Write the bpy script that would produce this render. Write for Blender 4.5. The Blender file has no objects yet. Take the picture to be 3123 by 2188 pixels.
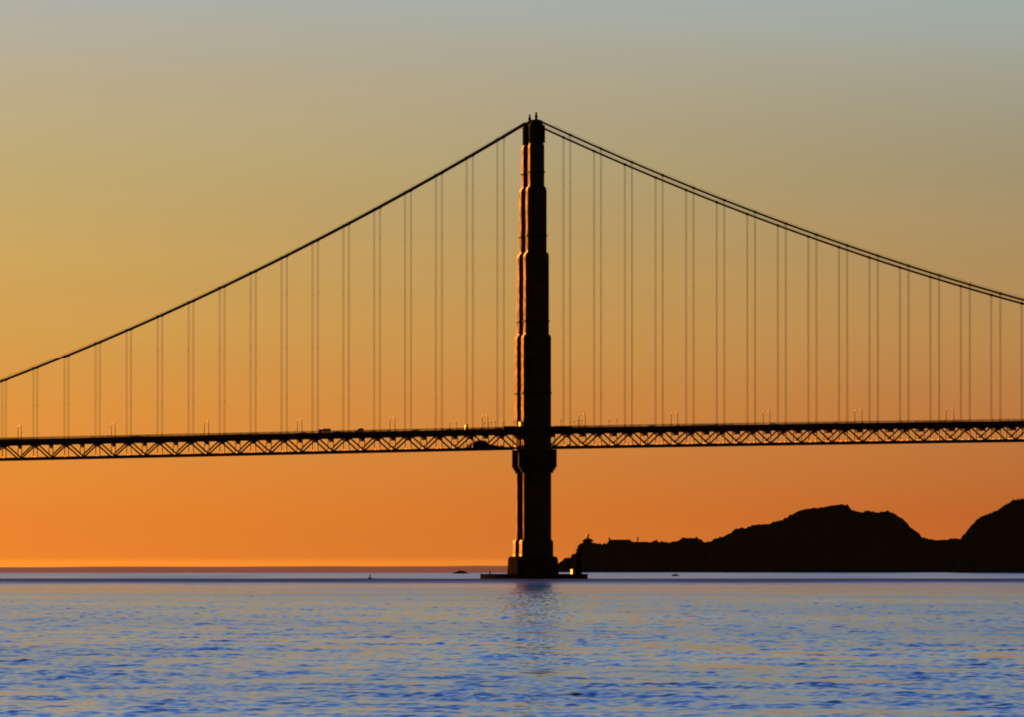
import bpy, bmesh, math, random
import numpy as np
from mathutils import Vector, Matrix
random.seed(7); rng = np.random.default_rng(11)
SC = bpy.context.scene
COL = SC.collection

# ------------------------------------------------------------------ camera
CAM = Vector((-574.6, -4825.7, 6.0)); YAW = 0.11599; PITCH = 0.0210036
cd = bpy.data.cameras.new('camera'); cam = bpy.data.objects.new('camera', cd); COL.objects.link(cam)
cam.location = CAM; cam.rotation_euler = (math.pi/2 + PITCH, 0, -YAW)
cd.sensor_width = 36; cd.sensor_fit = 'HORIZONTAL'; cd.lens = 36*30276/3123.0
cd.clip_start = 1; cd.clip_end = 300000
SC.camera = cam
SC.render.resolution_x, SC.render.resolution_y = 1024, 718
SC.view_settings.view_transform = 'Standard'; SC.view_settings.look = 'None'
SC.view_settings.exposure = 0; SC.view_settings.gamma = 1
SC.render.engine = 'CYCLES'
SC.cycles.max_bounces = 6; SC.cycles.diffuse_bounces = 2; SC.cycles.glossy_bounces = 3
SC.cycles.volume_bounces = 1; SC.cycles.caustics_reflective = False; SC.cycles.caustics_refractive = False
SC.cycles.use_denoising = True; SC.cycles.denoiser = 'OPENIMAGEDENOISE'; SC.cycles.denoising_prefilter = 'ACCURATE'
SC.cycles.sample_clamp_direct = 4.0; SC.cycles.sample_clamp_indirect = 2.0
SC.cycles.pixel_filter_type = 'BLACKMAN_HARRIS'; SC.cycles.filter_width = 1.9

# ------------------------------------------------------------------ light
SUN_PHI = math.radians(27)          # degrees south of the bridge's westward normal
SUN_EL = math.radians(2.4)
SUN = Vector((-math.sin(SUN_PHI)*math.cos(SUN_EL), math.cos(SUN_PHI)*math.cos(SUN_EL), math.sin(SUN_EL)))
sd = bpy.data.lights.new('sun', 'SUN'); so = bpy.data.objects.new('sun', sd); COL.objects.link(so)
so.rotation_euler = SUN.to_track_quat('Z', 'Y').to_euler()
sd.energy = 4.0; sd.angle = math.radians(0.5); sd.color = (1.0, 0.28, 0.025)

def lin(c):
    return tuple((v/255/12.92 if v/255 <= .04045 else ((v/255+.055)/1.055)**2.4) for v in c)

def N(nt, t, **kw):
    n = nt.nodes.new(t)
    for k, v in kw.items(): setattr(n, k, v)
    return n
def M_(nt, op, a, b=None, c=None):
    n = nt.nodes.new('ShaderNodeMath'); n.operation = op
    for i, v in enumerate((a, b, c)):
        if v is None: continue
        if isinstance(v, (int, float)): n.inputs[i].default_value = v
        else: nt.links.new(v, n.inputs[i])
    return n.outputs[0]

def make_world():
    w = bpy.data.worlds.new('World'); SC.world = w; w.use_nodes = True
    nt = w.node_tree; nt.nodes.clear(); L = nt.links.new
    tc = N(nt, 'ShaderNodeTexCoord'); sp = N(nt, 'ShaderNodeSeparateXYZ'); L(tc.outputs['Generated'], sp.inputs[0])
    z = M_(nt, 'MAXIMUM', sp.outputs[2], 0.0)
    p = M_(nt, 'SQRT', z)
    fl = N(nt, 'ShaderNodeVectorMath', operation='MULTIPLY'); L(tc.outputs['Generated'], fl.inputs[0]); fl.inputs[1].default_value = (1, 1, 0)
    nm = N(nt, 'ShaderNodeVectorMath', operation='NORMALIZE'); L(fl.outputs[0], nm.inputs[0])
    dt = N(nt, 'ShaderNodeVectorMath', operation='DOT_PRODUCT'); L(nm.outputs[0], dt.inputs[0])
    dt.inputs[1].default_value = (-math.sin(SUN_PHI), math.cos(SUN_PHI), 0)
    ang = M_(nt, 'MULTIPLY', M_(nt, 'ARCCOSINE', M_(nt, 'MINIMUM', dt.outputs['Value'], 0.99999)), 180/math.pi)
    # evening colours of the sky against elevation, at two bearings from the sun
    els = [.0, .0005, .0009, .0053, .0159, .0241, .0307, .040, .0489, .0565, .075, .10, .15, .25, 1.0]
    A = [(255,147,47),(255,145,46),(233,126,44),(228,126,46),(219,144,64),(210,157,80),(202,162,92),(189,167,114),(186,171,138),(176,176,164),
         (168,178,178),(138,168,205),(80,136,224),(56,108,205),(30,60,130)]
    B = [(214,112,50),(210,110,50),(190,92,44),(183,90,44),(180,116,64),(180,134,80),(170,138,92),(158,144,112),(160,158,138),(159,171,166),
         (155,172,174),(130,162,200),(76,130,218),(54,104,200),(30,60,130)]
    def ramp(cols):
        r = N(nt, 'ShaderNodeValToRGB'); e = r.color_ramp.elements
        while len(e) > 1: e.remove(e[-1])
        for i, (el, c) in enumerate(zip(els, cols)):
            s = e[0] if i == 0 else e.new(math.sqrt(el))
            s.position = math.sqrt(el); s.color = (*c, 1)
        L(p, r.inputs[0]); return r.outputs[0]
    A = [lin(c) for c in A]; B = [lin(c) for c in B]
    A2 = [tuple(a*(a/b)**.5 for a, b in zip(x, y)) for x, y in zip(A, B)]
    B2 = [tuple(b*(b/a)**.5 for a, b in zip(x, y)) for x, y in zip(A, B)]
    f = N(nt, 'ShaderNodeMapRange'); L(ang, f.inputs[0]); off = math.degrees(SUN_PHI)+6.65; f.inputs[1].default_value = off-5.9; f.inputs[2].default_value = off+5.9
    mx = N(nt, 'ShaderNodeMix', data_type='RGBA'); L(f.outputs[0], mx.inputs[0]); L(ramp(A2), mx.inputs[6]); L(ramp(B2), mx.inputs[7])
    dim = N(nt, 'ShaderNodeMapRange', interpolation_type='SMOOTHSTEP'); L(ang, dim.inputs[0])
    dim.inputs[1].default_value = off+4; dim.inputs[2].default_value = 118; dim.inputs[3].default_value = 1.0; dim.inputs[4].default_value = 0.016
    sc = N(nt, 'ShaderNodeVectorMath', operation='SCALE'); L(mx.outputs[2], sc.inputs[0]); L(dim.outputs[0], sc.inputs['Scale'])
    st = N(nt, 'ShaderNodeMapping'); L(tc.outputs['Generated'], st.inputs[0]); st.inputs['Scale'].default_value = (14, 14, 170)
    hz = N(nt, 'ShaderNodeTexNoise'); hz.inputs['Scale'].default_value = 1.0; hz.inputs['Detail'].default_value = 4; L(st.outputs[0], hz.inputs['Vector'])   # faint uneven haze layers
    sc2 = N(nt, 'ShaderNodeVectorMath', operation='SCALE'); L(sc.outputs[0], sc2.inputs[0]); L(M_(nt, 'MULTIPLY_ADD', hz.outputs[0], .09, .955), sc2.inputs['Scale'])
    bg1 = N(nt, 'ShaderNodeBackground'); L(sc2.outputs[0], bg1.inputs[0]); bg1.inputs[1].default_value = 1.0
    sky = N(nt, 'ShaderNodeTexSky'); sky.sky_type = 'NISHITA'; sky.sun_disc = False
    sky.sun_elevation = SUN_EL; sky.sun_rotation = -SUN_PHI
    bg2 = N(nt, 'ShaderNodeBackground'); L(sky.outputs[0], bg2.inputs[0]); bg2.inputs[1].default_value = 0.02
    k = N(nt, 'ShaderNodeMapRange', interpolation_type='SMOOTHSTEP'); L(z, k.inputs[0]); k.inputs[1].default_value = .16; k.inputs[2].default_value = .45
    ms = N(nt, 'ShaderNodeMixShader'); L(k.outputs[0], ms.inputs[0]); L(bg1.outputs[0], ms.inputs[1]); L(bg2.outputs[0], ms.inputs[2])
    o = N(nt, 'ShaderNodeOutputWorld'); L(ms.outputs[0], o.inputs[0])
make_world()

# ------------------------------------------------------------------ materials
def mat(name, col, rough=.5, metal=0, noise=None, spec=.5, var=.25):
    m = bpy.data.materials.new(name); m.use_nodes = True; nt = m.node_tree
    b = nt.nodes['Principled BSDF']
    b.inputs['Base Color'].default_value = (*col, 1); b.inputs['Roughness'].default_value = rough
    b.inputs['Metallic'].default_value = metal; b.inputs['Specular IOR Level'].default_value = spec
    if noise:
        tc = N(nt, 'ShaderNodeTexCoord'); no = N(nt, 'ShaderNodeTexNoise'); no.inputs['Scale'].default_value = noise; no.inputs['Detail'].default_value = 5
        nt.links.new(tc.outputs['Object'], no.inputs['Vector'])
        mr = N(nt, 'ShaderNodeMapRange'); nt.links.new(no.outputs[0], mr.inputs[0]); mr.inputs[1].default_value = .3; mr.inputs[2].default_value = .7
        mr.inputs[3].default_value = 1-var; mr.inputs[4].default_value = 1+var
        sc = N(nt, 'ShaderNodeVectorMath', operation='SCALE'); sc.inputs[0].default_value = col
        nt.links.new(mr.outputs[0], sc.inputs['Scale']); nt.links.new(sc.outputs[0], b.inputs['Base Color'])
        bp = N(nt, 'ShaderNodeBump'); bp.inputs['Strength'].default_value = .25; bp.inputs['Distance'].default_value = .15
        nt.links.new(no.outputs[0], bp.inputs['Height']); nt.links.new(bp.outputs[0], b.inputs['Normal'])
    return m
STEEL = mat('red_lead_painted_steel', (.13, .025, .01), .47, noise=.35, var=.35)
def uneven_gloss(m, lo, hi, scale):
    nt = m.node_tree; b = nt.nodes['Principled BSDF']; tc = N(nt, 'ShaderNodeTexCoord'); no = N(nt, 'ShaderNodeTexNoise'); no.inputs['Scale'].default_value = scale; no.inputs['Detail'].default_value = 4
    nt.links.new(tc.outputs['Object'], no.inputs['Vector'])
    mr = N(nt, 'ShaderNodeMapRange'); nt.links.new(no.outputs[0], mr.inputs[0]); mr.inputs[1].default_value = .32; mr.inputs[2].default_value = .68; mr.inputs[3].default_value = lo; mr.inputs[4].default_value = hi
    nt.links.new(mr.outputs[0], b.inputs['Roughness'])
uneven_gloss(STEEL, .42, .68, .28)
ROPE = mat('galvanised_hanger_rope', (.45, .15, .09), .5)
CABLE = mat('painted_cable_wrap', (.16, .035, .02), .55)
DARK = mat('dull_dark_steel', (.03, .02, .016), .75, noise=.5, spec=.12)
CONC = mat('darkened_concrete', (.03, .027, .02), .9, noise=.25, spec=0)  # tone lowered to put shade on the pier and fender
ASPH = mat('asphalt', (.05, .05, .05), .9, noise=.5)
WHITE = mat('pale_enamel', (.75, .73, .70), .42, noise=1.5, var=.1)
LAMPM = mat('lamp_housing', (.45, .30, .16), .28)
GLASS = mat('dark_glass', (.02, .022, .025), .08)
MATBLACK = mat('matte_black', (.006, .005, .005), .95, spec=0)  # near-black puts shade on the signal tower's sunward side; also the buoy float
RUBBER = mat('rubber', (.02, .02, .02), .8)
CHROME = mat('bare_metal', (.6, .58, .55), .25, metal=1)
TARP = mat('dark_tarpaulin', (.03, .03, .03), .8, noise=1.2)
LAND = mat('coastal_scrub', (.045, .04, .018), .95, noise=.03, spec=0)
ROCK = mat('sea_rock', (.03, .026, .02), .9, noise=.3, spec=0)
REDP = mat('buoy_red', (.3, .03, .02), .5)
FEATHER = mat('grey_feather', (.10, .09, .085), .9)
PAINTS = [mat('car_paint_'+n, c, .22) for n, c in
          [('silver', (.42,.42,.43)), ('black', (.015,.015,.017)), ('blue', (.03,.06,.18)), ('red', (.25,.02,.02)), ('grey', (.15,.15,.16)), ('tan', (.3,.24,.16))]]

# ------------------------------------------------------------------ mesh helpers
def link(o, parent=None):
    COL.objects.link(o)
    if parent: o.parent = parent
    return o
def tag(o, label=None, cat=None, group=None, kind=None):
    if label: o['label'] = label
    if cat: o['category'] = cat
    if group: o['group'] = group
    if kind: o['kind'] = kind
    return o
def empty(name, loc=(0, 0, 0), rz=0, parent=None):
    o = bpy.data.objects.new(name, None); o.location = loc; o.rotation_euler.z = rz; o.empty_display_size = 1
    return link(o, parent)
class MB:
    def __init__(s): s.v = []; s.f = []
    def add(s, vs, fs):
        b = len(s.v); s.v += [tuple(v) for v in vs]; s.f += [tuple(i+b for i in f) for f in fs]; return s
    def box(s, x0, x1, y0, y1, z0, z1):
        return s.add([(x0,y0,z0),(x1,y0,z0),(x1,y1,z0),(x0,y1,z0),(x0,y0,z1),(x1,y0,z1),(x1,y1,z1),(x0,y1,z1)],
                     [(3,2,1,0),(4,5,6,7),(0,1,5,4),(1,2,6,5),(2,3,7,6),(3,0,4,7)])
    def prism(s, poly, z0, z1, taper=1.0, cx=0, cy=0):
        n = len(poly)
        vs = [(x, y, z0) for x, y in poly] + [(cx+(x-cx)*taper, cy+(y-cy)*taper, z1) for x, y in poly]
        fs = [tuple(range(n-1, -1, -1)), tuple(range(n, 2*n))] + [(i, (i+1) % n, n+(i+1) % n, n+i) for i in range(n)]
        return s.add(vs, fs)
    def extrude_y(s, poly, y0, y1):      # poly in x,z (counter-clockwise seen from -y)
        n = len(poly)
        vs = [(x, y0, z) for x, z in poly] + [(x, y1, z) for x, z in poly]
        fs = [tuple(range(n)), tuple(range(2*n-1, n-1, -1))] + [((i+1) % n, i, n+i, n+(i+1) % n) for i in range(n)]
        return s.add(vs, fs)
    def tube(s, pts, r, n=8, cap=True):
        pts = [Vector(p) for p in pts]; rr = r if isinstance(r, (list, tuple)) else [r]*len(pts)
        vs = []
        for i, p in enumerate(pts):
            d = (pts[min(i+1, len(pts)-1)] - pts[max(i-1, 0)]).normalized()
            a = d.cross(Vector((0, 1, 0)) if abs(d.y) < .9 else Vector((1, 0, 0))).normalized(); b = d.cross(a)
            for k in range(n):
                t = 2*math.pi*k/n; vs.append(p + a*math.cos(t)*rr[i] + b*math.sin(t)*rr[i])
        m = len(pts)
        fs = [(i*n+k, i*n+(k+1) % n, (i+1)*n+(k+1) % n, (i+1)*n+k) for i in range(m-1) for k in range(n)]
        if cap: fs += [tuple(range(n-1, -1, -1)), tuple((m-1)*n+k for k in range(n))]
        return s.add(vs, fs)
    def mesh(s, name, m, smooth=False):
        me = bpy.data.meshes.new(name); me.from_pydata(s.v, [], s.f); me.materials.append(m)
        bm = bmesh.new(); bm.from_mesh(me); bmesh.ops.recalc_face_normals(bm, faces=bm.faces); bm.to_mesh(me); bm.free()
        if smooth:
            for p in me.polygons: p.use_smooth = True
        return me
    def build(s, name, m, parent=None, smooth=False, loc=None):
        o = bpy.data.objects.new(name, s.mesh(name, m, smooth))
        if loc: o.location = loc
        return link(o, parent)
def put(name, me, parent=None, loc=(0, 0, 0), rz=0):
    o = bpy.data.objects.new(name, me); o.location = loc; o.rotation_euler.z = rz; return link(o, parent)
def hbeam(w=1, h=1, t=.22):              # unit length beam of H section along X
    p = [(-w/2,-h/2),(w/2,-h/2),(w/2,-h/2+t),(t/2,-h/2+t),(t/2,h/2-t),(w/2,h/2-t),(w/2,h/2),(-w/2,h/2),(-w/2,h/2-t),(-t/2,h/2-t),(-t/2,-h/2+t),(-w/2,-h/2+t)]
    n = len(p); vs = [(-.5, y, z) for y, z in p] + [(.5, y, z) for y, z in p]
    fs = [tuple(range(n-1, -1, -1)), tuple(range(n, 2*n))] + [(i, (i+1) % n, n+(i+1) % n, n+i) for i in range(n)]
    return MB().add(vs, fs).mesh('rolled_beam', STEEL)
HB = hbeam()
def bar(name, a, b, w, h, parent, me=None):
    a, b = Vector(a), Vector(b); d = b-a; L = d.length; x = d.normalized()
    y = Vector((0, 1, 0)) if abs(x.y) < .9 else Vector((1, 0, 0)); z = x.cross(y).normalized(); y = z.cross(x)
    o = bpy.data.objects.new(name, me or HB)
    R = Matrix((x, y, z)).transposed().to_4x4()
    o.matrix_basis = Matrix.Translation((a+b)/2) @ R @ Matrix.Diagonal((L, w, h, 1))
    return link(o, parent)
def zb(X):                                # underside of the deck truss
    return 63.55+.0229*X if X < 0 else 63.55+.0183*X-7.8e-6*X*X
DECK = 9.9                                # walkway above that underside
GAP = 27.4                                # the two cable planes stand this far apart
X0 = -.42                                 # tower axis

# ------------------------------------------------------------------ water
def waves(x, y):
    z = np.zeros_like(x)
    r = np.random.default_rng(3)
    for i in range(72):
        lam = .5*(3.4/.5)**(r.random()); k = 2*math.pi/lam
        th = r.normal(0, .75)
        a = .0037*lam**.85*(.5+r.random())
        ph = k*(x*math.sin(th)+y*math.cos(th)) + r.random()*6.283
        s = np.sin(ph); z += a*(s + .28*(s*s-.5))
    return z
def build_water():
    fx, fy = math.sin(YAW), math.cos(YAW); rx, ry = fy, -fx
    d0, d1, nr, nc = 300.0, 2900.0, 1850, 480
    d = d0*(d1/d0)**(np.linspace(0, 1, nr)); u = np.linspace(-.072, .072, nc)
    D, U = np.meshgrid(d, u, indexing='ij'); S = D*U
    X = CAM.x + D*fx + S*rx; Y = CAM.y + D*fy + S*ry
    pr = np.random.default_rng(8); patch = np.zeros_like(X)
    for i in range(22):
        lam = 5*(70/5)**pr.random(); th = pr.random()*6.283
        patch += np.sin(2*math.pi/lam*(X*math.cos(th)+Y*math.sin(th)*.45)+pr.random()*6.283)*.16
    patch = np.clip(.74+.50*patch, .25, 1.4)
    fade = np.clip((2900-D)/900, 0, 1)**.8 * np.clip((D-300)/15, 0, 1) * np.clip((.072-np.abs(U))/.008, 0, 1)
    Z = waves(X, Y)*patch*fade*(1+.45*np.clip((D-600)/900, 0, 1))   # choppier out in the strait than close in
    V = np.stack([X, Y, Z], -1).reshape(-1, 3)
    i = np.arange((nr-1)*(nc-1)); r_, c_ = i//(nc-1), i % (nc-1); q = r_*nc+c_
    F = np.stack([q, q+1, q+nc+1, q+nc], -1)
    # the open sheet round it, out to the sea horizon
    def P(dd, ss, z): return (CAM.x+dd*fx+ss*rx, CAM.y+dd*fy+ss*ry, z)
    extra, ef = [], []
    def quad(a, b, c, e):
        n = len(V)+len(extra); extra.extend([a, b, c, e]); ef.append((n, n+1, n+2, n+3))
    e0, e1 = d0*.072, d1*.072
    far, wide = 90000, 90000
    quad(P(d1, -e1, 0), P(d1, e1, 0), P(far, e1*30, 0), P(far, -e1*30, 0))
    quad(P(-far, -e0, 0), P(-far, e0, 0), P(d0, e0, 0), P(d0, -e0, 0))
    for s in (-1, 1):
        a = [P(-far, s*e0, 0), P(-far, s*wide, 0), P(far, s*wide, 0), P(far, s*e1*30, 0), P(d1, s*e1, 0), P(d0, s*e0, 0)]
        n = len(V)+len(extra); extra.extend(a); ef.append(tuple(range(n, n+6)) if s > 0 else tuple(range(n+5, n-1, -1)))
    VV = np.concatenate([V, np.array(extra)]); me = bpy.data.meshes.new('water')
    me.vertices.add(len(VV)); me.vertices.foreach_set('co', VV.astype(np.float32).ravel())
    nl = F.size+sum(len(f) for f in ef); me.loops.add(nl)
    me.loops.foreach_set('vertex_index', np.concatenate([F.ravel()]+[np.array(f) for f in ef]).astype(np.int32))
    np_ = len(F)+len(ef); me.polygons.add(np_)
    tot = np.concatenate([np.full(len(F), 4), np.array([len(f) for f in ef])]); st = np.concatenate([[0], np.cumsum(tot)[:-1]])
    me.polygons.foreach_set('loop_start', st.astype(np.int32))
    me.polygons.foreach_set('use_smooth', np.ones(np_, dtype=bool))
    me.update(calc_edges=True); me.validate()
    # material
    m = bpy.data.materials.new('bay_water'); m.use_nodes = True; nt = m.node_tree; L = nt.links.new; b = nt.nodes['Principled BSDF']
    b.inputs['Base Color'].default_value = (.015, .085, .25, 1); b.inputs['IOR'].default_value = 1.333
    geo = N(nt, 'ShaderNodeNewGeometry')
    rot = N(nt, 'ShaderNodeVectorRotate', rotation_type='Z_AXIS'); L(geo.outputs['Position'], rot.inputs['Vector']); rot.inputs['Angle'].default_value = YAW
    rot.inputs['Center'].default_value = (CAM.x, CAM.y, 0)
    mp = N(nt, 'ShaderNodeMapping'); L(rot.outputs[0], mp.inputs[0])
    big = N(nt, 'ShaderNodeTexNoise'); big.inputs['Scale'].default_value = .004; big.inputs['Detail'].default_value = 3; L(rot.outputs[0], big.inputs['Vector'])
    sep = N(nt, 'ShaderNodeSeparateXYZ'); L(rot.outputs[0], sep.inputs[0])
    dist = M_(nt, 'ADD', M_(nt, 'SUBTRACT', sep.outputs[1], CAM.y), M_(nt, 'MULTIPLY', M_(nt, 'SUBTRACT', big.outputs[0], .5), 420))
    # a tide race of ruffled water crosses the strait between the tower and the camera; calmer sea beyond
    r = N(nt, 'ShaderNodeValToRGB'); e = r.color_ramp.elements
    vals = [(0, .08), (.10, .09), (.20, .10), (.28, .10), (.33, .11), (.365, .2), (.42, .38), (.475, .50), (.489, .48), (.498, .16), (.62, .16), (1, .15)]
    while len(e) > 1: e.remove(e[-1])
    for i, (p, v) in enumerate(vals):
        s = e[0] if i == 0 else e.new(p); s.position = p; s.color = (v, v, v, 1)
    L(M_(nt, 'DIVIDE', dist, 10000), r.inputs[0])
    mp.inputs['Scale'].default_value = (.011, .0042, 1)
    gust = N(nt, 'ShaderNodeTexNoise'); gust.inputs['Scale'].default_value = 1.0; gust.inputs['Detail'].default_value = 4; L(mp.outputs[0], gust.inputs['Vector'])
    gm = N(nt, 'ShaderNodeMapRange'); L(gust.outputs[0], gm.inputs[0]); gm.inputs[1].default_value = .35; gm.inputs[2].default_value = .65; gm.inputs[3].default_value = .85; gm.inputs[4].default_value = 1.4
    L(M_(nt, 'MULTIPLY', r.outputs[0], gm.outputs[0]), b.inputs['Roughness'])
    n1 = N(nt, 'ShaderNodeTexNoise'); n1.inputs['Scale'].default_value = 1.1; n1.inputs['Detail'].default_value = 3; L(geo.outputs['Position'], n1.inputs['Vector'])
    bp = N(nt, 'ShaderNodeBump'); bp.inputs['Strength'].default_value = .12; bp.inputs['Distance'].default_value = .04
    L(n1.outputs[0], bp.inputs['Height']); L(bp.outputs[0], b.inputs['Normal'])
    me.materials.append(m)
    o = bpy.data.objects.new('water', me); link(o); tag(o, 'blue rippled bay water reaching to the horizon', kind='structure')
build_water()

# ------------------------------------------------------------------ headlands and fog
def local(d, s, z=0):
    fx, fy = math.sin(YAW), math.cos(YAW); return Vector((CAM.x+d*fx+s*fy, CAM.y+d*fy-s*fx, z))
H1 = [(36,0),(44.6,1.8),(50.1,10.5),(54.3,13.6),(57.4,16.1),(61.9,14.7),(62.9,18.8),(67.8,19.9),(68.8,25.8),(72.0,30.3),(77.5,33.7),(82.7,33.7),(86.2,31.0),(93.1,29.6),(100.0,30.3),(102.8,33.4),(112.2,33.7),(126.0,33.0),(129.5,31.7),(146.8,31.7),(152.1,33.7),(155.5,32.0),(169.4,31.7),(176.3,33.7),(179.8,36.2),(195.4,36.5),(200.6,33.7),(204.1,32.0),(209.3,32.0),(212.7,34.4),(221.4,37.2),(229.0,40.0),(237.0,45.9),(243.9,47.3),(247.4,46.6),(254.4,49.7),(268.2,50.4),(283.8,54.5),(294.2,60.4),(304.6,65.3),(316.8,67.7),(332.4,69.1),(346.3,71.5),(354.2,71.5),(360.1,65.3),(368.8,63.2),(377.5,65.3),(386.8,62.9),(389.6,63.9),(398.3,64.9),(403.5,62.2),(412.1,57.3),(420.8,48.3),(429.5,42.1),(434.7,36.5),(441.6,34.4),(453.7,34.1),(465.9,35.1),(484.9,35.8),(505.7,37.2),(541.5,40.7),(602.8,51.1),(760,70),(1100,110)]
H2 = [(424,0),(428.7,1.2),(433.6,18.8),(437.7,33.9),(443.2,39.9),(449.6,47.6),(456.0,53.4),(462.4,56.0),(473.6,60.4),(483.3,66.9),(489.7,70.7),(500.2,72.9),(524.9,79.7),(566.6,89.3),(621.1,95.7),(760,120),(1000,150),(1300,160)]
def headland(name, prof, dist, depth_f, depth_b, label, seed):
    ps, pz = np.array([p[0] for p in prof]), np.array([p[1] for p in prof])
    s = np.concatenate([np.arange(ps[0], 640, 1.6), np.linspace(641, ps[-1], 60)]); H = np.interp(s, ps, pz)
    ts = np.concatenate([np.linspace(-depth_f, 0, 34), np.linspace(0, depth_b, 12)[1:]])
    r = np.random.default_rng(seed); V = []
    ph = r.random((14, 3))*6.28; kk = r.random((14, 2))
    for t in ts:
        q = 1-abs(t)/depth_f if t < 0 else 1-t/depth_b
        prof_t = q if t < 0 else q**.8
        nz = np.zeros_like(s)
        for i in range(14):
            f = .02*1.35**i; nz += np.sin(s*f*(.6+kk[i,0])+t*f*.6*(.4+kk[i,1])+ph[i,0])*.5/(1+.35*i)
        z = H*prof_t + nz*np.minimum(H, 30)*.03*(1-q)*4*min(q, .5) - .3
        if t == 0: z = H + r.normal(0, .45, len(s)) + .5*np.maximum(0, np.sin(s*.9+3*np.sin(s*.13)))
        for a, b, h_ in zip(s, z, H): V.append(tuple(local(dist-(.75*max(0, ps[0]+40-a) if name == 'hills' else 0)+(t*(.34*h_+2)/depth_f if t < 0 else t), a if t <= 0 else a*(1+t/dist)+.03*t, max(b, -.6))))
    n = len(s); F = [(i*n+j, i*n+j+1, (i+1)*n+j+1, (i+1)*n+j) for i in range(len(ts)-1) for j in range(n-1)]
    me = bpy.data.meshes.new(name); me.from_pydata(V, [], F); me.materials.append(LAND)
    for p in me.polygons: p.use_smooth = True
    return tag(link(bpy.data.objects.new(name, me)), label, kind='structure')
headland('headland', H1, 10500, 24, 420, 'dark coastal headland with a lighthouse point behind the tower', 5)
headland('hills', H2, 9700, 26, 500, 'nearer dark hill rising at the right edge', 9)

def haze_box():
    R_ = 96000.0
    mt = bpy.data.materials.new('thin_sea_haze'); mt.use_nodes = True; nt = mt.node_tree; nt.nodes.clear()
    pv = N(nt, 'ShaderNodeVolumePrincipled'); pv.inputs['Color'].default_value = (.72, .92, .6, 1); pv.inputs['Density'].default_value = 8e-7; pv.inputs['Anisotropy'].default_value = .3
    o = N(nt, 'ShaderNodeOutputMaterial'); nt.links.new(pv.outputs[0], o.inputs['Volume'])
    b = MB(); b.box(CAM.x-R_, CAM.x+R_, CAM.y-R_, CAM.y+R_, -4, 260); tag(b.build('haze', mt), 'thin evening haze over the strait', 'haze', kind='stuff')
haze_box()
def fog_bank():
    V, F = [], []; ss = np.linspace(-2600, 16, 150); q = [(-1, 0), (-.94, .55), (-.8, .82), (-.4, 1), (.3, 1), (.8, .8), (1, 0)]
    r = np.random.default_rng(2); ph = r.random(6)*6.28
    for s in ss:
        h = 6.0 + .35*math.sin(s*.011+ph[0]) + .25*math.sin(s*.03+ph[1]) + .15*math.sin(s*.083+ph[2]) - 1.4/(1+math.exp((s+440)/30))
        h *= min(1, (18-s)/14)
        V += [tuple(local(11000+a*2400, s, .3+h*b)) for a, b in q]
    m = len(q)
    for i in range(len(ss)-1):
        for j in range(m): F.append((i*m+j, i*m+(j+1) % m, (i+1)*m+(j+1) % m, (i+1)*m+j))
    F += [tuple(range(m)), tuple((len(ss)-1)*m+j for j in range(m-1, -1, -1))]
    mt = bpy.data.materials.new('sea_fog'); mt.use_nodes = True; nt = mt.node_tree; nt.nodes.clear()
    pv = N(nt, 'ShaderNodeVolumePrincipled'); pv.inputs['Color'].default_value = (.45, .42, .60, 1); pv.inputs['Density'].default_value = .0016; pv.inputs['Anisotropy'].default_value = .2
    o = N(nt, 'ShaderNodeOutputMaterial'); nt.links.new(pv.outputs[0], o.inputs['Volume'])
    mb = MB(); mb.v = V; mb.f = F
    tag(mb.build('fog_bank', mt), 'low mauve fog bank lying along the sea horizon', 'fog', kind='stuff')
fog_bank()

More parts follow.
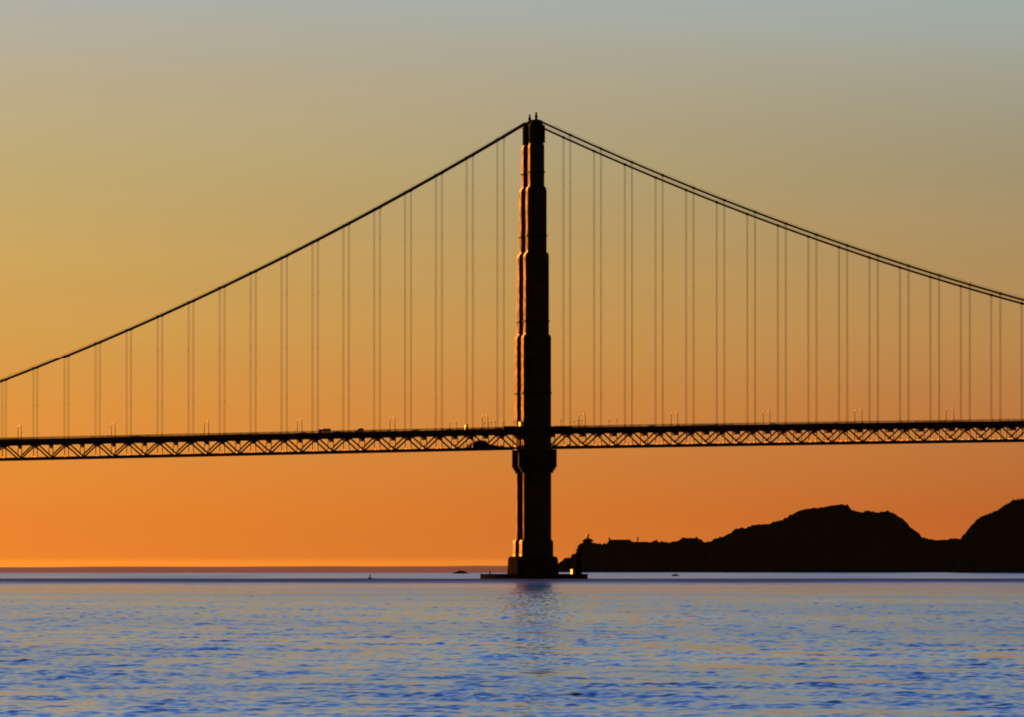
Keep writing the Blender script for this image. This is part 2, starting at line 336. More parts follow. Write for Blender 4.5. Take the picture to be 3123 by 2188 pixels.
# ------------------------------------------------------------------ tower
def notched(hx, hy, n=.9):
    return [(-hx+n,-hy),(hx-n,-hy),(hx-n,-hy+n),(hx,-hy+n),(hx,hy-n),(hx-n,hy-n),(hx-n,hy),(-hx+n,hy),(-hx+n,hy-n),(-hx,hy-n),(-hx,-hy+n),(-hx+n,-hy+n)]
tower = empty('bridge_tower', (X0, GAP/2, 11))
tag(tower, 'tall stepped steel suspension tower rising from the pier', 'tower')
SECT = [(11.0, 19.0, 7.75, 6.1), (63.0, 120.0, 6.8, 5.3), (120.0, 160.2, 5.75, 4.9), (160.2, 192.4, 4.65, 4.6), (192.4, 213.8, 3.6, 4.3)]
for side in (0, 1):
    cy = (side-.5)*GAP
    leg = empty('leg', (0, cy, -11), parent=tower)
    for i, (z0, z1, hx, hy) in enumerate(SECT):
        b = MB(); b.prism(notched(hx, hy, .8), z0, z1-.9 if i else z1-.6); b.prism(notched(hx-.35, hy-.3, .7), z1-.9 if i else z1-.6, z1)
        for sx in (-1, 1):                                   # raised flutes on the faces
            nf = 3 if hx > 4 else 2
            for k in range(nf):
                y = (k-(nf-1)/2)*hy*.55
                b.box(*sorted((sx*(hx-.05), sx*(hx+.16))), y-.45, y+.45, z0+1, z1-1.8)
        for sy in (-1, 1):
            for k in range(3):
                x = (k-1)*hx*.52
                b.box(x-.5, x+.5, *sorted((sy*(hy-.05), sy*(hy+.16))), z0+1, z1-1.8)
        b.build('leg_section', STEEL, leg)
    # lower shaft: broad face plates with the side walls set back behind them
    b = MB()
    for sy, hx in ((-1, 6.8), (1, 5.9)): b.box(-hx, hx, *sorted((sy*4.75, sy*5.3)), 19.0, 52.0)
    b.box(-5.2, 5.2, -4.75, 4.75, 19.0, 63.2)
    for sy in (-1, 1):
        for k in range(3): b.box((k-1)*3.6-.5, (k-1)*3.6+.5, *sorted((sy*5.25, sy*5.46)), 20.0, 51.0)
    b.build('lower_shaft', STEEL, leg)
    # saddle housing on top; wide cover plates shaped to hide its sunlit sides
    b = MB()
    for sy, hx in ((-1, 3.85), (1, 3.0)): b.box(-hx, hx, *sorted((sy*4.0, sy*4.5)), 213.8, 222.4)
    b.box(-2.7, 2.7, -4.0, 4.0, 213.8, 222.0); b.box(-3.5, 3.5, -4.3, 4.3, 222.4, 222.7)
    b.extrude_y([(-3.3,222.6),(3.3,222.6),(2.9,223.6),(1.6,225.0),(-1.6,225.0),(-2.9,223.6)], -1.3, 1.3)
    b.build('saddle_housing', DARK, leg)  # dark coat stands in for shade on the housing
    b = MB(); b.tube([(0,0,225.0),(0,0,226.4),(0,0,226.7),(0,0,227.4)], [.75,.6,.8,.7], 12); b.build('beacon_mount', DARK, leg)
    b = MB(); b.tube([(0,0,227.4),(0,0,228.2),(0,0,228.9),(0,0,229.3)], [.55,.55,.38,.1], 12); b.build('beacon_lamp', REDP, leg, smooth=True)
    for zl, hx, hy in ((91.0, 6.8, 5.3), (126.6, 5.75, 4.9), (168.4, 4.65, 4.6), (199.5, 3.6, 4.3)):
        b = MB(); b.prism(notched(hx+.5, hy+.5, .8), zl, zl+.35); b.prism(notched(hx+.25, hy+.25, .8), zl-.5, zl)
        b.build('ledge', DARK, leg)
    # bracket that carries the truss and the walkway round the leg
    b = MB()
    for sy in (-1, 1):
        for z0, z1, hx, hy in ((54.4, 63.3, 9.35, 6.6), (53.2, 54.4, 8.6, 6.2), (51.8, 53.2, 7.8, 5.9)):
            b.box(-hx+(sy > 0)*1.3, hx-(sy > 0)*1.3, *sorted((sy*4.8, sy*hy)), z0, z1)
    b.box(-6.9, 6.9, -4.8, 4.8, 54.0, 63.0)
    b.build('deck_bracket', DARK, leg)
    zd = zb(0)+DECK
    so_ = -1 if side == 0 else 1
    b = MB(); b.box(-17, 17, *sorted((so_*4.9, so_*8.6)), zd-.9, zd)
    for x in (-16.5, -11, 11, 16.5): b.box(x-.2, x+.2, *sorted((so_*5.2, so_*8.2)), zd-2.4, zd-.9)
    b.build('walkway', DARK, leg)
    b = MB()
    b.box(-17, 17, *sorted((so_*8.45, so_*8.6)), zd, zd+1.15)
    for sx in (-1, 1): b.box(*sorted((sx*16.85, sx*17.0)), *sorted((so_*1.9, so_*8.45)), zd, zd+1.15)
    b.build('parapet', DARK, leg)
def strut(z0, z1, hx, name='portal_strut'):
    b = MB(); y0, y1 = -GAP/2+4.4, GAP/2-4.4
    b.box(-hx, hx, y0, y1, z0, z1)
    for k in range(6):
        y = y0+(y1-y0)*(k+.5)/6; b.box(-hx-.25, hx+.25, y-.7, y+.7, z0+.6, z1-.6)
    b.box(-hx-.35, hx+.35, y0, y1, z1-.02, z1+.6)
    b.build(name, STEEL, tower, loc=(0, 0, -11))
for z0, z1, hx in ((121, 129, 3.0), (161, 169, 1.9), (193.5, 200, .8), (210, 220, .5), (55, 63, 3.6), (22, 25, 2.6)): strut(z0, z1, hx)
for z0, z1 in ((25, 40), (40, 55)):
    for s in (-1, 1):
        bar('cross_brace', (0, s*(-GAP/2+5), z0-11), (0, s*(GAP/2-5), z1-11), 1.6, 1.8, tower)

pier = empty('concrete_pier', (X0, GAP/2, 0)); tag(pier, 'massive dark concrete pier carrying the bridge tower', 'pier')
def chamf(hx, hy, c): return [(-hx+c,-hy),(hx-c,-hy),(hx,-hy+c),(hx,hy-c),(hx-c,hy),(-hx+c,hy),(-hx,hy-c),(-hx,-hy+c)]
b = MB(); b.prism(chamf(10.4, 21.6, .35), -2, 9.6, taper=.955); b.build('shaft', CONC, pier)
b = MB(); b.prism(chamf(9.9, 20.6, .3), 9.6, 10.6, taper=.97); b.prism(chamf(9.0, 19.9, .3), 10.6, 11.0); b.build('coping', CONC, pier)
fender = empty('fender_wall', (X0+.5, GAP/2, 0)); tag(fender, 'low oval concrete fender ringing the tower pier in the water', 'sea wall')
n = 72
el = lambda a, b_: [(a*math.copysign(abs(math.cos(2*math.pi*k/n))**.8, math.cos(2*math.pi*k/n)), b_*math.copysign(abs(math.sin(2*math.pi*k/n))**.8, math.sin(2*math.pi*k/n))) for k in range(n)]
def ring(o, i, z0, z1):
    vs = [(x, y, z0) for x, y in o]+[(x, y, z1) for x, y in o]+[(x, y, z1) for x, y in i]+[(x, y, z0) for x, y in i]
    fs = []
    for k in range(n):
        j = (k+1) % n; fs += [(k, j, n+j, n+k), (n+k, n+j, 2*n+j, 2*n+k), (2*n+k, 2*n+j, 3*n+j, 3*n+k)]
    return MB().add(vs, fs)
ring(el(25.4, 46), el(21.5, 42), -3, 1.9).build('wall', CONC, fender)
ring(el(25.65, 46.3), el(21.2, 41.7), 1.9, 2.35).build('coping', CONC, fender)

# ------------------------------------------------------------------ deck
XL, XR = -300.0, 275.0
HX = [s*(k*15.24+1.13) for s in (-1, 1) for k in range(1, 20 if s < 0 else 18)]
HX.sort()
deck = empty('bridge_deck', (0, 0, 0)); tag(deck, 'long bridge deck on an open steel truss passing the tower', 'bridge deck')
PP = []                                   # panel points left and right of the tower
left = [-(8.75+7.62*k) for k in range(0, 39)]; right = [8.75+7.62*k for k in range(0, 35)]
left.sort()
def chord(pts, dz, w, h, name, Y, par):
    b = MB(); c = [(x, zb(x)+dz) for x in pts]
    poly = [(x, z-h/2) for x, z in c]+[(x, z+h/2) for x, z in reversed(c)]
    b.extrude_y(poly, Y-w/2, Y+w/2); b.build(name, STEEL, par)
GUS = MB().extrude_y([(-1.5,-.1),(-.7,-1.15),(.7,-1.15),(1.5,-.1),(1.5,.5),(-1.5,.5)], -.42, .42).mesh('gusset', STEEL)
GUSB = MB().extrude_y([(-1.3,-.4),(1.3,-.4),(1.2,.3),(.5,.95),(-.5,.95),(-1.2,.3)], -.42, .42).mesh('gusset', STEEL)
for Y in (0, GAP):
    tr = empty('stiffening_truss', parent=deck)
    for pts in (left, right):
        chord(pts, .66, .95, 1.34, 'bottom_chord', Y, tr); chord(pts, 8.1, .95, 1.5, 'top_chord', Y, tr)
        for i, x in enumerate(pts):
            k = i if pts is right else len(pts)-1-i
            hang = k % 2 == 1
            bar('vertical', (x, Y, zb(x)+1.2), (x, Y, zb(x)+7.7), .5, .45, tr)
            put('gusset', GUS if hang else GUSB, tr, (x, Y, zb(x)+(7.7 if hang else .9)))
            if i < len(pts)-1:
                x2 = pts[i+1]; up1 = hang
                za = zb(x)+(7.9 if up1 else .9); zc = zb(x2)+(.9 if up1 else 7.9)
                bar('diagonal', (x, Y, za), (x2, Y, zc), .55, .74, tr)
FBM = MB()
FBM.box(-.35, .35, .5, GAP-.5, 7.2, 8.9); FBM.box(-.25, .25, .5, GAP-.5, 5.7, 6.2)
for k in range(9):
    y0 = .5+(GAP-1)*k/9; y1 = .5+(GAP-1)*(k+1)/9
    FBM.add([(-.2,y0,6.2 if k % 2 else 7.3),(.2,y0,6.2 if k % 2 else 7.3),(.2,y0+.5,6.2 if k % 2 else 7.3),(-.2,y0+.5,6.2 if k % 2 else 7.3),
             (-.2,y1-.5,7.3 if k % 2 else 6.2),(.2,y1-.5,7.3 if k % 2 else 6.2),(.2,y1,7.3 if k % 2 else 6.2),(-.2,y1,7.3 if k % 2 else 6.2)],
            [(0,1,2,3),(4,5,6,7),(0,1,5,4),(1,2,6,5),(2,3,7,6),(3,0,4,7)])
FBM.box(-.12, .12, .5, GAP-.5, 6.1, 7.3)
FBM = FBM.mesh('floor_beam', DARK)
for x in left+right:
    put('floor_beam', FBM, deck, (x, 0, zb(x)))
for pts in (left, right):
    for i in range(0, len(pts)-1):
        x, x2 = pts[i], pts[i+1]; s = i % 2
        bar('lateral_brace', (x, 0 if s else GAP, zb(x)+.75), (x2, GAP if s else 0, zb(x2)+.75), .4, .45, deck)
    for x in pts: bar('bottom_strut', (x, .5, zb(x)+1.72), (x, GAP-.5, zb(x)+1.72), .36, .75, deck)
ALLX = left+right
def strip(y0, y1, d0, d1, name, m, par=deck, xs=None):
    b = MB(); xs = xs or ([-305]+ALLX+[280]); c = [(x, zb(x)) for x in xs]
    b.extrude_y([(x, z+d0) for x, z in c]+[(x, z+d1) for x, z in reversed(c)], y0, y1); return b.build(name, m, par)
strip(5.6, GAP-5.6, 9.0, 9.6, 'roadway', ASPH)
for k in range(5): strip(6.5+k*3.5, 6.8+k*3.5, 8.5, 8.99, 'stringer', DARK)
for yo, s in ((0, -1), (GAP, 1)):
    for pts in (left, right):
        a, c_ = sorted((yo+s*1.6, yo-s*1.9))
        strip(a, c_, 9.15, DECK, 'sidewalk', CONC, xs=pts)
        a, c_ = sorted((yo+s*1.62, yo+s*1.85)); strip(a, c_, 8.2, DECK+.32, 'fascia', STEEL, xs=pts)
        a, c_ = sorted((yo-s*1.92, yo-s*5.58)); strip(a, c_, 9.1, 9.75, 'gutter_slab', CONC, xs=pts)
# railings
for yo, s in ((0, -1), (GAP, 1)):
    for pts in (left, right):
        rl = empty('railing', parent=deck); y = yo+s*1.5
        strip(y-.09, y+.09, DECK+1.12, DECK+1.26, 'top_rail', STEEL, rl, xs=pts)
        strip(y-.06, y+.06, DECK+.12, DECK+.22, 'bottom_rail', STEEL, rl, xs=pts)
        b = MB(); xs = np.arange(min(pts)+.3, max(pts), .36)
        for x in xs: z = zb(x)+DECK; b.box(x-.075, x+.075, y-.04, y+.04, z+.2, z+1.13)
        tag(b.build('picket', STEEL, rl), kind='stuff')
        b = MB()
        for x in pts:
            for q in (x, x+3.81):
                if q < max(pts): z = zb(q)+DECK; b.box(q-.14, q+.14, y-.12, y+.12, z-.02, z+1.34)
        tag(b.build('rail_post', STEEL, rl), kind='stuff')

# ------------------------------------------------------------------ cables and suspenders
def zc(X):
    a = abs(X)
    if a < 3: return 225.0-.04*a*a
    if X > 0: return 225.3-.4580*X+3.95e-4*X*X
    return 226.6+.6095*X+4.28e-4*X*X
BAND = MB().tube([(-.62,0,0),(.62,0,0)], .66, 12).mesh('cable_band', CABLE)
for Y, wh in ((0, 'near'), (GAP, 'far')):
    c = empty('main_cable', (0, Y, 0))
    tag(c, 'main suspension cable with its hangers on the %s side of the bridge' % ('near' if wh == 'near' else 'far'), 'cable', 'main cables of the bridge')
    xs = sorted([-310, -280] + HX + [h+7.62 for h in HX] + [-12, -8, -5, -3, -1.5, 0, 1.5, 3, 5, 8, 12])
    b = MB(); b.tube([(x, 0, zc(x)) for x in xs], .50, 12); b.build('cable', CABLE, c, smooth=True)
    for s in (-1, 1):                     # hand ropes above the cable
        b = MB(); b.tube([(x, s*.55, zc(x)+1.15) for x in xs if abs(x) > 6 and x < 0], .03, 4); b.tube([(x, s*.55, zc(x)+1.15) for x in xs if x > 6], .03, 4); b.build('hand_rope', CABLE, c)
    for x in HX:
        if x < XL or x > XR: continue
        sl = math.atan((zc(x+.5)-zc(x-.5)))
        o = put('cable_band', BAND, c, (x, 0, zc(x))); o.rotation_euler.y = -sl
        b = MB(); zt, z0 = zc(x)-.05, zb(x)+8.6
        for ax in (-.30, .30):
            for ay in (-.26, .26):
                b.tube([(x+ax, ay, z0), (x+ax, ay, zt)], .055, 5)
        k = z0+18
        while k < zt-8:
            b.box(x-.34, x+.34, -.3, .3, k, k+.22); k += 26
        b.box(x-.38, x+.38, -.35, .35, z0-.3, z0+.5)
        b.build('suspender', ROPE, c)

# ------------------------------------------------------------------ lamps on the deck
def lamp_meshes():
    p = MB(); p.tube([(0,0,0),(0,0,.5),(0,0,.6),(0,0,6.2)], [.26,.24,.17,.12], 8)
    p.tube([(0,0,6.1),(0,.12,6.5),(0,.4,6.85),(0,.9,7.0),(0,1.7,7.02)], .085, 6)
    h = MB(); h.extrude_y([(-.34,-.10),(.34,-.10),(.30,.16),(.12,.27),(-.12,.27),(-.30,.16)], 1.2, 2.3)
    g = MB(); g.box(-.25, .25, 1.35, 2.2, -.17, -.10)
    return p.mesh('post', STEEL), h.mesh('lamp_head', LAMPM), g.mesh('lens', GLASS)
LP, LH, LG = lamp_meshes()
ordn = ['nearest', 'second', 'third', 'fourth', 'fifth', 'sixth']
for side in (0, 1):
    for sx in (-1, 1):
        for k in range(6 if sx < 0 else 5):
            x = sx*(23.99+45.72*k); y = 1.9 if side == 0 else GAP-1.9
            o = empty('street_lamp', (x, y, zb(x)+DECK), 0 if side == 0 else math.pi)
            tag(o, 'tall street lamp on the %s walkway, %s one %s of the tower' % ('near' if side == 0 else 'far', ordn[k], 'left' if sx < 0 else 'right'),
                'street lamp', 'tall street lamps along the deck')
            put('post', LP, o); h = put('lamp_head', LH, o, (0, 0, 6.98), math.radians(10)); put('lens', LG, h)
sp_ = MB(); sp_.tube([(0,0,0),(0,0,.3),(0,0,.35),(0,0,3.7)], [.2,.2,.1,.08], 8); sp_ = sp_.mesh('post', STEEL)
sh_ = MB(); sh_.prism([(-.42,-.28),(.42,-.28),(.42,.28),(-.42,.28)], 3.7, 3.86, .8); sh_.prism([(-.25,-.2),(.25,-.2),(.25,.2),(-.25,.2)], 3.5, 3.7); sh_ = sh_.mesh('lamp_head', DARK)
for side in (0, 1):
    for x in (-39.8, -22.6, -20.7, -12.3, 10.9, 20.2, 22.0, 39.3):
        y = -1.2 if side == 0 else GAP+1.2
        if abs(x) < 14: y = -7.6 if side == 0 else GAP+7.6
        o = empty('walkway_lamp', (x, y, zb(x)+DECK))
        order = {-39.8: 'farthest left', -22.6: 'second farthest left', -20.7: 'third farthest left', -12.3: 'closest on the left', 10.9: 'closest on the right', 20.2: 'third farthest right', 22.0: 'second farthest right', 39.3: 'farthest right'}[x]
        tag(o, 'short walkway lamp on the %s side, %s of the tower' % ('near' if side == 0 else 'far', order), 'walkway lamp', 'short walkway lamps by the tower')
        put('post', sp_, o); put('lamp_head', sh_, o)

# ------------------------------------------------------------------ cabinets on the deck
c = empty('utility_cabinet', (-34.9, -.2, zb(-34.9)+DECK), math.radians(12)); tag(c, 'pale upright cabinet glowing gold on the railing left of the tower', 'cabinet')
b = MB(); b.box(-.55, .55, -.95, .95, .1, 2.6); b.build('body', WHITE, c)
b = MB(); b.prism([(-.68,-1.1),(.68,-1.1),(.68,1.1),(-.68,1.1)], 2.6, 2.9, .8); b.build('roof', DARK, c)
b = MB(); b.box(-.62, .62, -1.15, 1.15, 0, .1); b.build('plinth', CONC, c)
b = MB(); b.box(-.575, -.55, -.8, .8, .3, 2.5); b.build('door', WHITE, c)
c = empty('equipment_box', (X0-8.0, -3.4, zb(-8)+DECK), math.radians(11)); tag(c, 'small bright box on the walkway against the tower leg', 'box')
b = MB(); b.box(-.55, .55, -1.6, 1.6, .9, 3.4); b.build('body', WHITE, c)
b = MB(); b.box(-.62, .62, -1.68, 1.68, 3.4, 3.55); b.build('lid', DARK, c)
b = MB()
for sx in (-1, 1):
    for sy in (-1, 1): b.box(sx*.42-.08, sx*.42+.08, sy*1.4-.08, sy*1.4+.08, 0, .9)
b.build('stand', DARK, c)

# ------------------------------------------------------------------ maintenance scaffold in the truss
sx0 = -34.0
c = empty('maintenance_scaffold', (sx0, GAP/2, zb(-25)+1.0)); tag(c, 'dark tarpaulin-covered work platform inside the truss left of the tower', 'scaffold')
b = MB(); b.box(0, 17.2, -9, 9, .05, .5); b.build('platform', DARK, c)
b = MB(); b.extrude_y([(1.2,.5),(13,.5),(16.5,.5),(16.2,1.0),(12.5,1.6),(10.4,2.3),(9.6,3.5),(7.2,3.9),(4.6,3.55),(3.4,2.4),(2.0,1.6)], -8.4, 8.4); b.build('tarpaulin', TARP, c)
b = MB()
for x in (.3, 4.4, 9.8, 16.8):
    for y in (-8.8, 8.8): b.box(x-.09, x+.09, y-.09, y+.09, .5, 1.7)
for y in (-8.8, 8.8): b.box(.3, 16.8, y-.05, y+.05, 1.6, 1.7)
b.build('guard_rail', DARK, c)
b = MB()
for x in (4.6, 9.4): b.tube([(x, 0, 3.4), (x+.4, 0, 6.2)], .09, 6)
b.build('hoist_rope', DARK, c)

# ------------------------------------------------------------------ traffic
WH = MB().tube([(0,-.11,0),(0,.11,0)], .33, 14).mesh('tyre', RUBBER); RM = MB().tube([(0,-.125,0),(0,.125,0)], .19, 10).mesh('rim', CHROME)
def car(label, X, Y, kind, paint, face=-1, grp='vehicles crossing the bridge'):
    o = empty({'car': 'car', 'van': 'panel_van', 'truck': 'box_truck'}[kind], (X, Y, zb(X)+9.62), 0 if face < 0 else math.pi)
    tag(o, label, {'car': 'car', 'van': 'van', 'truck': 'truck'}[kind], grp)
    # front points to -x
    if kind == 'car':
        W, Lh = .86, 2.2; body = [(-2.2,.28),(2.2,.28),(2.25,.75),(2.1,.95),(1.3,1.0),(.75,1.42),(-.35,1.45),(-1.0,1.0),(-2.0,.86),(-2.25,.6)]
        MB().extrude_y(body, -W, W).build('body', paint, o)
        MB().extrude_y([(-.88,1.02),(1.12,1.02),(.68,1.37),(-.32,1.39)], -W-.012, W+.012).build('side_window', GLASS, o)
        MB().add([(-1.02,-.7,1.01),(-1.02,.7,1.01),(-.40,.62,1.43),(-.40,-.62,1.43)], [(0,1,2,3)]).add([(-1.0,-.7,.98),(-1.0,.7,.98),(-.36,.62,1.40),(-.36,-.62,1.40)], [(3,2,1,0)]).build('windscreen', GLASS, o)
        ax, wf, wr, hl = .33, -1.35, 1.35, (-2.26, .68)
    elif kind == 'van':
        W = .98; body = [(-2.4,.35),(2.4,.35),(2.42,2.0),(2.3,2.38),(.25,2.38),(-.25,2.1),(-1.0,1.35),(-2.3,1.12),(-2.45,.8)]
        MB().extrude_y(body, -W, W).build('body', paint, o)
        MB().extrude_y([(-.85,1.4),(.15,1.4),(.15,2.05),(-.25,2.0)], -W-.012, W+.012).build('side_window', GLASS, o)
        MB().add([(-1.02,-.8,1.38),(-1.02,.8,1.38),(-.30,.78,2.1),(-.30,-.78,2.1)], [(0,1,2,3)]).build('windscreen', GLASS, o)
        MB().box(.4, 2.1, -.5, .5, 2.38, 2.5).build('roof_rack', DARK, o)
        ax, wf, wr, hl = .36, -1.5, 1.5, (-2.46, .9)
    else:
        W = 1.15
        MB().extrude_y([(-1.3,.75),(3.0,.75),(3.0,2.62),(2.9,2.68),(-1.2,2.68),(-1.3,2.62)], -W, W).build('cargo_box', WHITE, o)
        MB().extrude_y([(-3.0,.45),(-1.35,.45),(-1.35,2.45),(-2.3,2.5),(-2.75,2.2),(-3.05,1.4)], -W+.08, W-.08).build('cab', paint, o)
        MB().add([(-3.055,-.9,1.42),(-3.055,.9,1.42),(-2.80,.88,2.15),(-2.80,-.88,2.15)], [(0,1,2,3)]).build('windscreen', GLASS, o)
        MB().extrude_y([(-2.7,1.45),(-1.7,1.45),(-1.7,2.1),(-2.55,2.1)], -W+.07, W-.07).build('side_window', GLASS, o)
        MB().box(-2.9, 3.0, -.45, .45, .5, .74).build('chassis', DARK, o)
        ax, wf, wr, hl = .42, -2.2, 1.9, (-3.06, .8)
    for x in (wf, wr):
        for sy in (-1, 1):
            w = put('wheel', WH, o, (x, sy*(W-.12), ax)); w.scale = (ax/.33, 1, ax/.33); put('rim', RM, w)
    for sy in (-1, 1): MB().box(hl[0]-.02, hl[0]+.06, sy*W*.72-.16, sy*W*.72+.16, hl[1]-.09, hl[1]+.09).build('headlight', CHROME, o)
    return o
t_ = car('white box truck above the railing left of the tower, front glowing gold', -103.8, 9, 'truck', WHITE); t_.rotation_euler.z = math.radians(9)
car('dark panel van right of the white box truck on the deck', -86.9, 9, 'van', PAINTS[1])
car('black car just left of the white box truck behind the railing', -114.5, 8, 'car', PAINTS[1])
car('grey car just right of the white box truck behind the railing', -97.2, 12.4, 'car', PAINTS[4])
car('blue car midway between the panel van and the gold cabinet', -58.7, 9, 'car', PAINTS[2])
car('silver car with a glinting front just left of the gold cabinet', -42.6, 7.6, 'car', PAINTS[0])
car('silver car with a white glint, first on the deck right of the tower', 57.6, 8, 'car', PAINTS[0])
car('red car second on the deck right of the tower', 88.5, 8, 'car', PAINTS[3])
car('tan car third on the deck right of the tower', 118.0, 9, 'car', PAINTS[5])
car('grey car fourth on the deck right of the tower', 149.0, 8, 'car', PAINTS[4])
car('black car fifth on the deck right of the tower, near the picture edge', 203.0, 8, 'car', PAINTS[1])
car('blue car farthest left on the deck near the picture edge', -196.0, 9, 'car', PAINTS[2])

# ------------------------------------------------------------------ things on the fender
c = empty('signal_tower', (22.2, GAP/2, 2.35)); tag(c, 'slim dark tapering signal tower on the right end of the fender', 'signal tower')
b = MB(); b.prism([(-1.55,-1.5),(1.55,-1.5),(1.55,1.5),(-1.55,1.5)], 0, 11.6, .62); b.build('shaft', MATBLACK, c)
b = MB(); b.prism([(-1.35,-1.3),(1.35,-1.3),(1.35,1.3),(-1.35,1.3)], 11.6, 12.0); b.tube([(0,0,12.0),(0,0,12.9),(0,0,13.4)], [.7,.7,.15], 10); b.build('lantern', MATBLACK, c)
b = MB()
for k in range(4): b.box(-1.66+.13*k, 1.66-.13*k, -1.6+.13*k, 1.6-.13*k, 2.2+2.4*k, 2.45+2.4*k)
b.build('band', MATBLACK, c)
c = empty('fender_hut', (21.15, GAP/2+14, 2.35), math.radians(12)); tag(c, 'small pale hut glowing in the low sun beside the signal tower', 'hut')
b = MB(); b.box(-.8, .8, -1.5, 1.5, 0, 2.35); b.build('wall', WHITE, c)
b = MB(); b.extrude_y([(-.95,2.35),(.95,2.35),(0,2.8)], -1.65, 1.65); b.build('roof', DARK, c)
b = MB(); b.box(-.83, -.8, -.7, .5, 0, 1.9); b.build('door', LAMPM, c)
c = empty('mooring_light', (-22.4, GAP/2-6, 2.35)); tag(c, 'stubby navigation light on the left end of the fender', 'navigation light')
b = MB(); b.tube([(0,0,0),(0,0,.15),(0,0,.2),(0,0,.6)], [.6,.6,.3,.3], 12); b.build('base', DARK, c)
b = MB(); b.tube([(0,0,.6),(0,0,.7),(0,0,1.2),(0,0,1.45)], [.5,.5,.5,.1], 14); b.build('lantern', LAMPM, c, smooth=True)

# ------------------------------------------------------------------ on the water
c = empty('channel_buoy', (-89, -67, 0)); tag(c, 'small dark channel buoy floating left of the tower', 'buoy')
b = MB(); b.tube([(0,0,-.5),(0,0,.1),(0,0,.55),(0,0,.62)], [.9,1.05,.9,.3], 14); b.build('float', MATBLACK, c, smooth=True)
b = MB()
for k in range(4):
    a = k*math.pi/2+.4; b.tube([(.6*math.cos(a), .6*math.sin(a), .6), (.22*math.cos(a), .22*math.sin(a), 1.7)], .07, 5)
b.box(-.3, .3, -.3, .3, 1.3, 1.7); b.build('cage', DARK, c)
b = MB(); b.tube([(0,0,1.7),(0,0,2.1),(0,0,2.3)], [.2,.2,.05], 8); b.build('lantern', DARK, c)
c = empty('motor_boat', (253, 1387, 0), math.radians(4)); tag(c, 'tiny dark motor boat on the pale water right of the fender', 'boat')
b = MB()
hull = [(-2.2,.0,.75),(-2.2,.65,.7),(-.2,.8,.7),(1.4,.55,.8),(2.3,0,1.0)]; keel = [(-2.1,0,-.25),(-2.1,.45,-.2),(-.2,.55,-.25),(1.2,.3,-.2),(1.9,0,-.1)]
vs = hull+[(x,-y,z) for x, y, z in hull[1:4]]+keel+[(x,-y,z) for x, y, z in keel[1:4]]
top = [0,1,2,3,4,7,6,5]; bot = [8,9,10,11,12,15,14,13]
b.add(vs, [tuple(top), tuple(reversed(bot))]+[(top[i], bot[i], bot[(i+1) % 8], top[(i+1) % 8]) for i in range(8)]); b.build('hull', DARK, c)
b = MB(); b.extrude_y([(-.9,.75),(.7,.78),(.35,1.35),(-.8,1.4)], -.5, .5); b.build('cabin', DARK, c)
b = MB(); b.box(-2.45, -2.15, -.18, .18, .2, 1.0); b.build('outboard_motor', DARK, c)
def rock(name, s_, d_, wx, wy, h, label):
    bm = bmesh.new(); bmesh.ops.create_icosphere(bm, subdivisions=4, radius=1)
    for v in bm.verts:
        p = v.co; k = 1+.16*math.sin(5*p.x+1)*math.sin(4*p.y+2)+.1*math.sin(9*p.x-3*p.z)
        v.co = Vector((p.x*wx*k, p.y*wy*k, (abs(p.z)**1.4*math.copysign(1, p.z))*h*k))
    me = bpy.data.meshes.new(name); bm.to_mesh(me); bm.free(); me.materials.append(ROCK)
    o = link(bpy.data.objects.new(name, me)); o.location = local(d_, s_, 0); tag(o, label, 'rock'); return o
rock('rock_islet', -43.9, 8540, 7.0, 4, 2.3, 'low dark rock islet on the horizon just left of the fender')
# lighthouse and buildings on the point
def at(d, s, z): return local(d, s, z)
c = empty('lighthouse', at(10498, 80.3, 32.6), -YAW); tag(c, 'tiny lighthouse on the crest of the headland beside the tower', 'lighthouse')
b = MB(); b.prism([(-6.5,-3),(6.5,-3),(6.5,3),(-6.5,3)], 0, 1.6, .8); b.build('base', DARK, c)
b = MB(); b.extrude_y([(-5.0,1.6),(5.0,1.6),(2.2,3.2),(-2.2,3.2)], -2.4, 2.4); b.build('house_roof', DARK, c)
b = MB(); b.tube([(0,0,3.0),(0,0,6.0)], [1.0,.85], 10); b.build('tower', DARK, c)
b = MB(); b.tube([(0,0,6.0),(0,0,6.3),(0,0,7.6),(0,0,8.3)], [1.5,1.35,1.25,.15], 10); b.build('lantern_room', GLASS, c)
c = empty('coast_station', at(10498, 114, 32.4), -YAW); tag(c, 'long low building on the flat part of the headland', 'building')
b = MB(); b.box(-11.5, 11.5, -3, 3, 0, 1.6); b.build('wall', DARK, c)
b = MB(); b.extrude_y([(-12,1.6),(12,1.6),(11,2.1),(-11,2.1)], -3.3, 3.3); b.build('roof', DARK, c)
b = MB(); b.box(-11.9, -10.2, -.8, .8, 1.6, 4.2); b.build('chimney', DARK, c)
c = empty('marker_post', at(10498, 133, 31.4), -YAW); tag(c, 'thin marker post on the headland right of the low building', 'post')
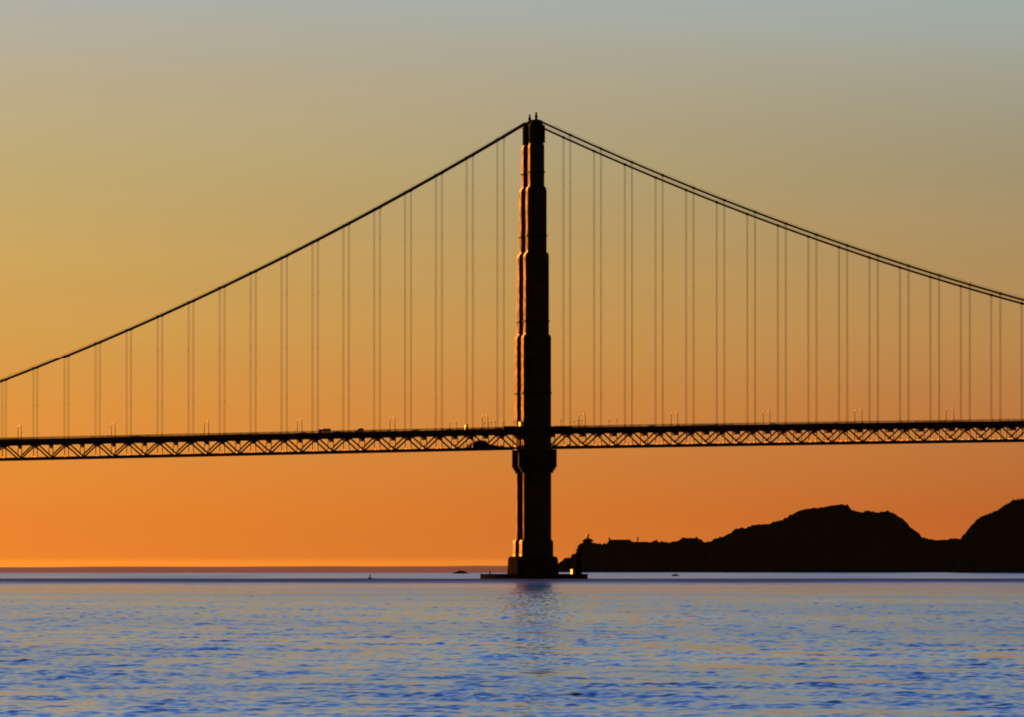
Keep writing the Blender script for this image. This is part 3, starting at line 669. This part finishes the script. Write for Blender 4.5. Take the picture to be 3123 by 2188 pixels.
b = MB(); b.tube([(0,0,0),(0,0,5)], [.8,.5], 8); b.build('shaft', DARK, c); b = MB(); b.box(-.9, .9, -.5, .5, 4.4, 5.6); b.build('daymark', DARK, c)

# ------------------------------------------------------------------ birds
def bird(p, label, span, bank, grp=None):
    o = empty('flying_bird', p, random.uniform(-.5, .5)); tag(o, label, 'bird', grp); o.rotation_euler.y = bank
    s = span/2
    b = MB(); b.tube([(0,-.28*s,0),(0,-.18*s,0),(0,.1*s,.01),(0,.35*s,0),(0,.5*s,0)], [.02*s,.08*s,.11*s,.06*s,.02*s], 8); b.build('body', FEATHER, o, smooth=True)
    for k in (-1, 1):
        q = [(.05,.0,.14,.05),(.5,.16,.12,.045),(1.0,.05,.03,.02)]
        vs = []
        for x, z, ch, th in q: vs += [(k*x*s, -ch*s, z*s), (k*x*s, ch*s, z*s), (k*x*s, ch*s, (z+th)*s), (k*x*s, -ch*s, (z+th)*s)]
        fs = [(4*i+j, 4*i+(j+1) % 4, 4*i+4+(j+1) % 4, 4*i+4+j) for i in range(2) for j in range(4)]+[(0,1,2,3),(11,10,9,8)]
        MB().add(vs, fs).build('wing', FEATHER, o)
bird((-311.3,-2238.8,51.3), 'lone dark bird gliding above the deck left of the tower', 1.0, -.12)
bird((-350.6,-2234.2,28.3), 'faint bird low under the deck at the far left', .7, .1)
bird((-166.4,-2255.7,35.4), 'small bird under the deck at the far right', .7, -.2)
fl = 'birds gliding in a line right of the tower'
for p, lb in zip([(-251.9,-2447.1,79.2),(-251.0,-2447.2,79.3),(-250.0,-2447.3,79.45),(-249.25,-2447.4,79.0),(-248.6,-2447.4,79.2)],
                 ['leftmost', 'second from left', 'middle', 'second from right', 'rightmost']):
    bird(p, lb+' bird of the five in a row among the hangers', .62, random.uniform(-.25, .1), fl)
bird((-274.5,-2545.1,45.3), 'left bird of the low pair just above the deck lamps', .8, -.1, 'low pair of birds')
bird((-273.7,-2545.2,45.7), 'right bird of the low pair just above the deck lamps', .7, .0, 'low pair of birds')
